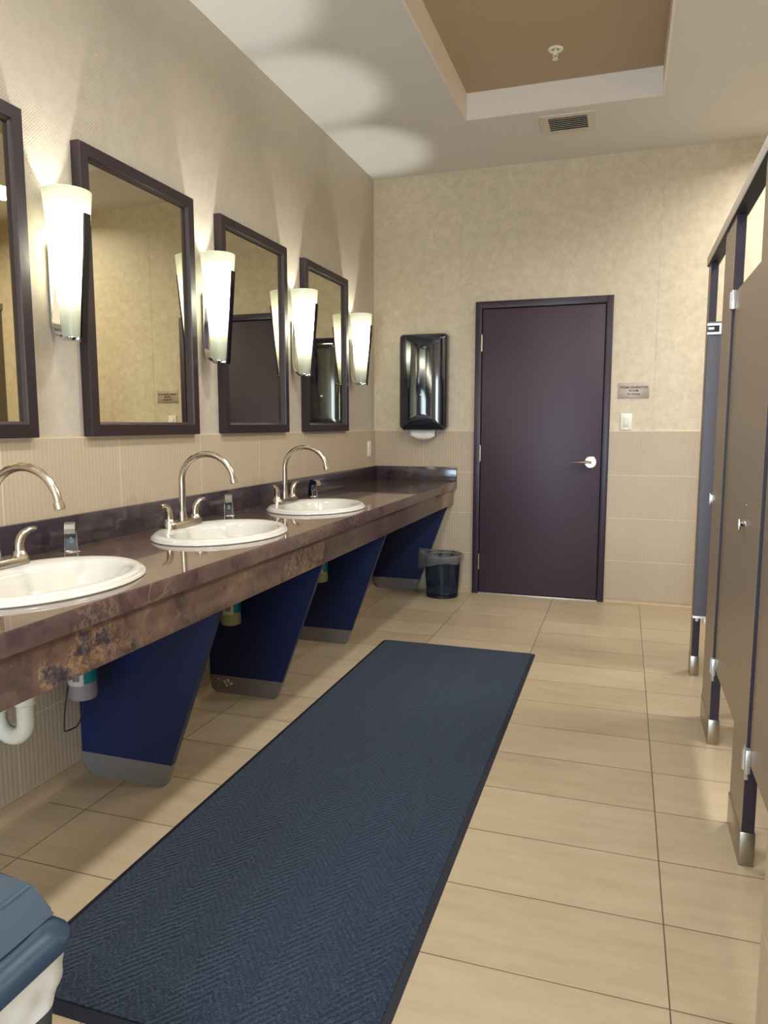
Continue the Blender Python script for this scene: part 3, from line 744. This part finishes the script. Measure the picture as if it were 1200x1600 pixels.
for j in range(5):
    f = j / 4; rows.append([bm.verts.new((x + (0.006 * (1 - f)), -0.062 - 0.010 * math.sin(f * 2.2) - 0.003 * math.sin(x * 60), 1.237 + (l - 1.237) * f)) for x, l in zip(edge, low)])
for A, Bq in zip(rows, rows[1:]):
    for k in range(6): bm.faces.new((A[k], A[k + 1], Bq[k + 1], Bq[k]))
o = obj('paper_towel', bm, PAPERW, origin=(0.40, -0.062, 1.155))
tag(o, 'white paper towel hanging out of the black dispenser', 'paper towel')
md = o.modifiers.new('thick', 'SOLIDIFY'); md.thickness = 0.0012

# ------------------------------------------------------------------ wastebasket by the back wall
WX, WY = 0.588, -0.178
t = thing('wastebasket', 'small smoky plastic wastebasket with clear liner beside the door', 'wastebasket', (WX, WY, 0.0))
bm = bmesh.new(); lathe(bm, [(0.112, 0.002), (0.116, 0.004), (0.136, 0.30), (0.1335, 0.30), (0.1135, 0.008), (0.02, 0.008)], (WX, WY, 0), 40, cap0=True, cap1=True); obj('basket_body', bm, SMOKE, t)
bm = bmesh.new(); lathe(bm, [(0.118, 0.0), (0.1175, 0.018), (0.110, 0.018), (0.110, 0.0)], (WX, WY, 0), 40, cap0=False, cap1=False); obj('basket_foot', bm, BLKMATTE, t)
bm = bmesh.new()
ringpts = [(WX + 0.139 * math.cos(2 * PI * k / 48), WY + 0.139 * math.sin(2 * PI * k / 48), 0.312) for k in range(49)]
tube(bm, ringpts, 0.0042, 8, cap=False); obj('rim', bm, BLKMATTE, t)
bm = bmesh.new(); rr = random.Random(5); n = 56; rows = []
lp = [(0.100, 0.03), (0.118, 0.12), (0.126, 0.22), (0.130, 0.300), (0.137, 0.322), (0.147, 0.316), (0.150, 0.29), (0.147, 0.262)]
for j, (r, h) in enumerate(lp):
    row = []
    for k in range(n):
        a = 2 * PI * k / n
        left = max(0.0, math.cos(a - math.radians(192))) ** 3
        rr_ = r + 0.004 * math.sin(9 * a + j) * (1 if j > 2 else .5) + (0.035 * left * (1 if j >= 4 else 0)) + 0.002 * rr.random()
        hh = h + (left * (0.035 if j == 4 else 0.022 if j == 5 else -0.02 if j == 6 else -0.065 if j == 7 else 0)) + 0.006 * math.sin(5 * a + 2 * j) * (j == 7)
        row.append(bm.verts.new((WX + rr_ * math.cos(a), WY + rr_ * math.sin(a), hh)))
    rows.append(row)
for A, Bq in zip(rows, rows[1:]): bridge(bm, A, Bq)
obj('liner', bm, LINER, t, angle=180)
bm = bmesh.new(); rows = []
for j in range(7):
    r = 0.02 + 0.015 * j
    rows.append([bm.verts.new((WX + min(r, .108) * math.cos(2 * PI * k / 24), WY + min(r, .108) * math.sin(2 * PI * k / 24), 0.02 + 0.075 * rr.random() * (1 - j / 9))) for k in range(24)])
for A, Bq in zip(rows, rows[1:]): bridge(bm, A, Bq)
obj('crumpled_liner', bm, CRUMP, t, smooth=False)

# ------------------------------------------------------------------ large bin in the foreground
BX0, BX1, BY0, BY1, BZ = 0.66, 1.156, -5.02, -4.628, 0.592
t = thing('trash_can', 'slate blue trash can with hooded lid and white bag at bottom left', 'trash can', ((BX0 + BX1) / 2, (BY0 + BY1) / 2, 0.0))
bm = bmesh.new(); rows = []
for z, d in ((0.0, 0.045), (0.006, 0.04), (0.30, 0.024), (BZ - 0.02, 0.008), (BZ - 0.012, 0.008)):
    rows.append([bm.verts.new((px, py, z)) for px, py in rrect(BX0 + d, BX1 - d, BY0 + d, BY1 - d, 0.05)])
for A, Bq in zip(rows, rows[1:]): bridge(bm, A, Bq)
bm.faces.new(rows[0][::-1]); bm.faces.new(rows[-1]); obj('can_body', bm, BINB, t)
bm = bmesh.new(); rows = []
for z, d in ((BZ - 0.022, -0.002), (BZ - 0.018, -0.006), (BZ - 0.008, -0.004), (BZ, 0.004), (BZ + 0.008, 0.014), (BZ + 0.0095, 0.024), (BZ + 0.006, 0.036)):
    rows.append([bm.verts.new((px, py, z)) for px, py in rrect(BX0 + d, BX1 - d, BY0 + d, BY1 - d, 0.045)])
for A, Bq in zip(rows, rows[1:]): bridge(bm, A, Bq)
bm.faces.new(rows[-1]); bm.faces.new(rows[0][::-1])
lid = obj('lid', bm, BIN, t)
# hood on the lid: sloped sides along y, flat top
bm = bmesh.new(); cx = (BX0 + BX1) / 2; hy0, hy1 = BY0 + 0.03, BY1 - 0.006
pr_ = [(BX1 - 0.028, BZ + 0.006), (BX1 - 0.070, BZ + 0.046), (cx + 0.05, BZ + 0.056), (cx - 0.05, BZ + 0.056), (BX0 + 0.070, BZ + 0.046), (BX0 + 0.028, BZ + 0.006)]
prism(bm, pr_, 'y', hy0, hy1); bmesh.ops.bevel(bm, geom=bm.edges[:], offset=0.006, segments=3, affect='EDGES')
obj('hood', bm, BIN, lid)
bm = bmesh.new(); rr = random.Random(11); n = 96; rows = []
raw = rrect(BX0, BX1, BY0, BY1, 0.05, 8); base = []
for k, (px, py) in enumerate(raw):
    qx, qy = raw[(k + 1) % len(raw)]; m_ = max(1, int(math.hypot(qx - px, qy - py) / 0.008))
    base += [(px + (qx - px) * i / m_, py + (qy - py) * i / m_) for i in range(m_)]
for j in range(9):
    f = j / 8; row = []
    for k, (px, py) in enumerate(base):
        cxm, cym = (BX0 + BX1) / 2, (BY0 + BY1) / 2
        a = 2 * PI * k / len(base)
        w = 0.010 * math.sin(a * 17 + 5 * f) * math.sin(a * 5) + 0.007 * math.sin(a * 31 - 9 * f) + 0.005 * math.sin(a * 9 + 9 * f)
        s_ = 1.0 - 0.035 * f + (w * f * 1.3)
        drop = 0.078 + 0.010 * math.sin(a * 3 + 0.6) + 0.006 * math.sin(a * 7)
        row.append(bm.verts.new((cxm + (px - cxm) * (s_ + .004), cym + (py - cym) * (s_ + .004), BZ - 0.020 - drop * f)))
    rows.append(row)
for A, Bq in zip(rows, rows[1:]): bridge(bm, A, Bq)
bag = obj('bag', bm, BAG, t, angle=180)

# ------------------------------------------------------------------ floor mat
t = thing('floor_mat', 'long dark blue herringbone floor mat on the beige tiles', 'mat', (0.97, -2.7, 0.0))
MA = Matrix.Rotation(math.radians(0.0), 3, 'Z')
mx0, mx1, my0, my1 = 0.532, 1.415, -4.235, -1.395
bm = bmesh.new()
out = rrect(mx0, mx1, my0, my1, 0.012, 3); inn = rrect(mx0 + .020, mx1 - .020, my0 + .030, my1 - .014, 0.008, 3)
R1 = [bm.verts.new((px, py, 0.0)) for px, py in out]; R2 = [bm.verts.new((px, py, 0.0025)) for px, py in out]; R3 = [bm.verts.new((px, py, 0.006)) for px, py in inn]
bridge(bm, R1, R2); bridge(bm, R2, R3); bm.faces.new(R3); bm.faces.new(R1[::-1]); obj('rubber_border', bm, RUBBER, t, smooth=False)
bm = bmesh.new(); prism(bm, rrect(mx0 + .020, mx1 - .020, my0 + .030, my1 - .014, 0.008, 3), 'z', 0.006, 0.0095); obj('carpet_top', bm, CARPET, t, smooth=False)

# ------------------------------------------------------------------ toilet stalls
XS, XT = 2.200, 2.235
def pilaster(y0, y1, label):
    t = thing('stall_pilaster', label, 'stall post', ((XS + XT) / 2, (y0 + y1) / 2, 0.0), 'stall pilasters along the right side')
    bm = bmesh.new(); box(bm, (XS, y0, 0.10), (XT, y1, 2.034), 0.0008, 1)
    for f in bm.faces:
        if abs(f.normal.y) > 0.9: f.material_index = 1
    obj('post_panel', bm, [STALL, STALL_EDGE], t, smooth=False)
    obj('shoe', B((XS - 0.003, y0 - 0.003, 0.0), (XT + 0.003, y1 + 0.003, 0.102), 0.0015), SHOE, t)
    return t
pilaster(-1.487, -1.397, 'narrow bronze stall pilaster farthest from the camera at the row end')
pilaster(-2.334, -2.045, 'wide bronze stall pilaster between the open stall and the closed door')
pilaster(-3.180, -2.940, 'bronze stall pilaster nearest the camera with stainless shoe')
bm = bmesh.new()
box(bm, (XS - 0.010, -3.912, 2.030), (XT + 0.008, -1.392, 2.075), 0.003)
hr = obj('headrail', bm, RAILM, origin=((XS + XT) / 2, -2.65, 2.05)); tag(hr, 'long aluminium headrail along the top of the stalls', 'rail')
bm = bmesh.new(); box(bm, (XS - 0.008, -3.91, 2.0285), (XT + 0.006, -1.394, 2.030)); obj('rail_channel', bm, RAILD, hr, smooth=False)

def door_leaf(label, loc, length, inward):
    # local frame: hinge at the origin, leaf runs along -y (closed) in the plane x = 0 .. 0.028
    t = thing('stall_door', label, 'stall door', (0, 0, 0), 'bronze stall doors')
    z0, z1, th = 0.315, 1.752, 0.024
    bm = bmesh.new(); box(bm, (0.0, -length, z0), (th, -0.005, z1), 0.0008, 1)
    for f in bm.faces:
        if f.normal.x > 0.9: f.material_index = 1
        elif abs(f.normal.y) > 0.9: f.material_index = 2
    obj('door_panel', bm, [STALL, STALL_SHADE, STALL_EDGE], t, smooth=False)
    for zc, nm in ((1.722, 'top_hinge'), (0.325, 'bottom_hinge')):
        bm = bmesh.new()
        box(bm, (-0.014, -0.030, zc - 0.034), (-0.0002, -0.004, zc + 0.034), 0.001)
        box(bm, (-0.0145, -0.004, zc - 0.034), (-0.0094, 0.016, zc + 0.034), 0.001)
        box(bm, (th, -0.030, zc - 0.034), (th + 0.005, -0.006, zc + 0.034), 0.001)
        tube(bm, [(-0.014, -0.003, zc - 0.03), (-0.014, -0.003, zc + 0.03)], 0.0065, 12)
        if nm == 'bottom_hinge': tube(bm, [(-0.006, -0.006, zc - 0.06), (-0.006, -0.006, zc - 0.03)], 0.006, 10)
        else: prism(bm, [(-0.028, zc - 0.032), (-0.008, zc - 0.002), (-0.008, zc - 0.014)], 'x', -0.0155, -0.0135)
        obj(nm, bm, HINGE, t)
    bm = bmesh.new(); yk = -length + 0.055
    lathe(bm, [(0.013, 0.0), (0.013, -0.006), (0.009, -0.009), (0.009, -0.016)], (0, yk, 0.955), 18, 'x'); box(bm, (-0.022, yk - 0.006, 0.938), (-0.013, yk + 0.006, 0.972), 0.002)
    obj('latch_knob', bm, CHROME, t)
    bm = bmesh.new(); lathe(bm, [(0.004, 0.0), (0.004, -0.003)], (0, yk, 1.015), 10, 'x'); obj('latch_screw', bm, STEEL, t)
    t.location = loc
    return t
L2 = 0.598
dA = door_leaf('closed bronze stall door in the middle of the row', (XS + 0.009, -2.336, 0.0), L2, False)
r_ = dup(dA, (XS + 0.009, -3.182, 0.0), 'closed bronze stall door nearest the camera at the right edge')
t = thing('stall_door', 'open stall door swung inward at the far end, shade painted slate blue', 'stall door', (XS, -1.505, 0.0), 'bronze stall doors')
obj('door_panel', B((XS - 0.002, -1.519, 0.318), (XS + 0.540, -1.4905, 1.752), 0.0008, 1), STALL_SHADE, t, smooth=False)
bm = bmesh.new(); y0, y1 = -1.524, -1.5192
box(bm, (XS - 0.006, y0, 1.733), (XS + 0.058, y1, 1.744)); box(bm, (XS - 0.006, y0, 1.692), (XS + 0.058, y1, 1.703)); box(bm, (XS + 0.047, y0, 1.703), (XS + 0.058, y1, 1.733))
tube(bm, [(XS - 0.001, y0 + .001, 1.718), (XS + 0.024, y0 + .001, 1.718)], 0.007, 10)
hg = obj('top_hinge', bm, HINGE_L, t)
obj('hinge_slot', B((XS + 0.0, y0 + 0.002, 1.703), (XS + 0.047, y1, 1.733)), BLKMATTE, hg, smooth=False)
bm = bmesh.new(); box(bm, (XS - 0.005, -1.525, 0.306), (XS + 0.056, -1.490, 0.3175), 0.001); box(bm, (XS + 0.046, -1.525, 0.278), (XS + 0.056, -1.490, 0.307), 0.001); tube(bm, [(XS + 0.016, -1.506, 0.29), (XS + 0.016, -1.506, 0.307)], 0.008, 12)
obj('bottom_hinge', bm, HINGE_L, t)
# keeper on the pilaster edge of the open stall
t = thing('door_keeper', 'chrome latch keeper on the edge of the wide pilaster at the open stall', 'latch', (XS, -2.03, 0.955))
obj('plate', B((XS - 0.004, -2.055, 0.935), (XS, -2.028, 0.975), 0.001), CHROME, t)
obj('catch', B((XS - 0.012, -2.046, 0.93), (XS - 0.004, -2.036, 0.98), 0.002), CHROME, t)
plb = ['slate stall divider panel behind the far narrow pilaster', 'slate stall divider panel behind the wide pilaster', 'slate stall divider panel behind the nearest pilaster']
for y, l_ in ((-1.415, plb[0]), (-2.10, plb[1]), (-3.06, plb[2])):
    bm = B((XT + 0.012, y - 0.0125, 0.31), (XR - 0.012, y + 0.0125, 1.752), 0.0008, 1)
    t = thing('stall_divider', l_, 'stall divider', ((XT + XR) / 2, y, 0.31), 'dividers between the stalls')
    obj('divider_panel', bm, STALL_SHADE, t, smooth=False)
    for z in (0.45, 1.60):
        for xa, xb in ((XT + 0.001, XT + 0.03), (XR - 0.03, XR - 0.001)):
            obj('bracket', B((xa, y - 0.018, z - 0.02), (xb, y + 0.018, z + 0.02)), CHROME, t, smooth=False)

# ------------------------------------------------------------------ lamps and added fill lights
def point(loc, w, r, col):
    l = bpy.data.lights.new('sconce_light', 'POINT'); l.energy = w; l.shadow_soft_size = r; l.color = col
    o = bpy.data.objects.new('sconce_light', l); o.location = loc; COL.objects.link(o); return o
for y in SC_ALL:
    point((SX, y, 1.812), 17.0, 0.018, (1.0, 0.97, 0.90))
def disk(name, loc, w, size, col, spread=180):
    l = bpy.data.lights.new(name, 'AREA'); l.shape = 'DISK'; l.size = size; l.energy = w; l.color = col; l.spread = math.radians(spread)
    o = bpy.data.objects.new(name, l); o.location = loc; COL.objects.link(o); return o
for y in (-2.55, -4.1, -5.7): disk('tray_downlight', (1.418, y, H + TD - 0.01), 14.0, 0.22, (1.0, 0.975, 0.94), 150)
for y in (-1.75, -2.75): disk('stall_downlight', (3.0, y, H - 0.01), 22.0, 0.4, (1.0, 0.975, 0.94), 160)
disk('corner_downlight', (2.9, -0.65, H - 0.01), 16.0, 0.4, (1.0, 0.975, 0.94), 160)
disk('rear_ceiling_fill', (1.3, -6.6, H - 0.01), 22.0, 0.5, (0.88, 0.94, 1.0), 170)  # unseen cool fill added overhead behind the camera
l = bpy.data.lights.new('rear_cool_fill', 'AREA'); l.shape = 'RECTANGLE'; l.size = 0.95; l.size_y = 2.05; l.energy = 88.0; l.color = (0.62, 0.80, 1.0)
o = bpy.data.objects.new('rear_cool_fill', l); o.location = (1.55, YF + 0.02, 1.05); o.rotation_euler = (math.radians(90), 0, 0); COL.objects.link(o)   # unseen cool fill added behind the camera to lift shaded sides

# ------------------------------------------------------------------ world, camera, colour
w = bpy.data.worlds.new('World'); S.world = w; w.use_nodes = True
w.node_tree.nodes['Background'].inputs[0].default_value = (0.05, 0.05, 0.05, 1)
cam = bpy.data.cameras.new('camera'); cam.sensor_fit = 'HORIZONTAL'; cam.sensor_width = 36.0; cam.lens = 1138.874 / 1200.0 * 36.0; cam.clip_start = 0.02
co = bpy.data.objects.new('camera', cam); COL.objects.link(co)
yaw, pitch = -0.31764, -0.119104
fw = Vector((math.sin(yaw) * math.cos(pitch), math.cos(yaw) * math.cos(pitch), math.sin(pitch)))
rt = Vector((math.cos(yaw), -math.sin(yaw), 0)); up = rt.cross(fw)
M = Matrix.Identity(4)
for i in range(3): M[i][0], M[i][1], M[i][2] = rt[i], up[i], -fw[i]
M.translation = Vector((1.84037, -5.37667, 1.26515))
co.matrix_world = M
S.camera = co
S.view_settings.view_transform = 'Standard'; S.view_settings.look = 'None'; S.view_settings.gamma = 1.0
S.view_settings.use_curve_mapping = False
S.view_settings.exposure = 0.5
S.cycles.max_bounces = 10; S.cycles.diffuse_bounces = 6; S.cycles.glossy_bounces = 6; S.cycles.transparent_max_bounces = 12
S.cycles.sample_clamp_indirect = 6.0; S.cycles.use_denoising = True; S.cycles.caustics_reflective = False; S.cycles.caustics_refractive = False
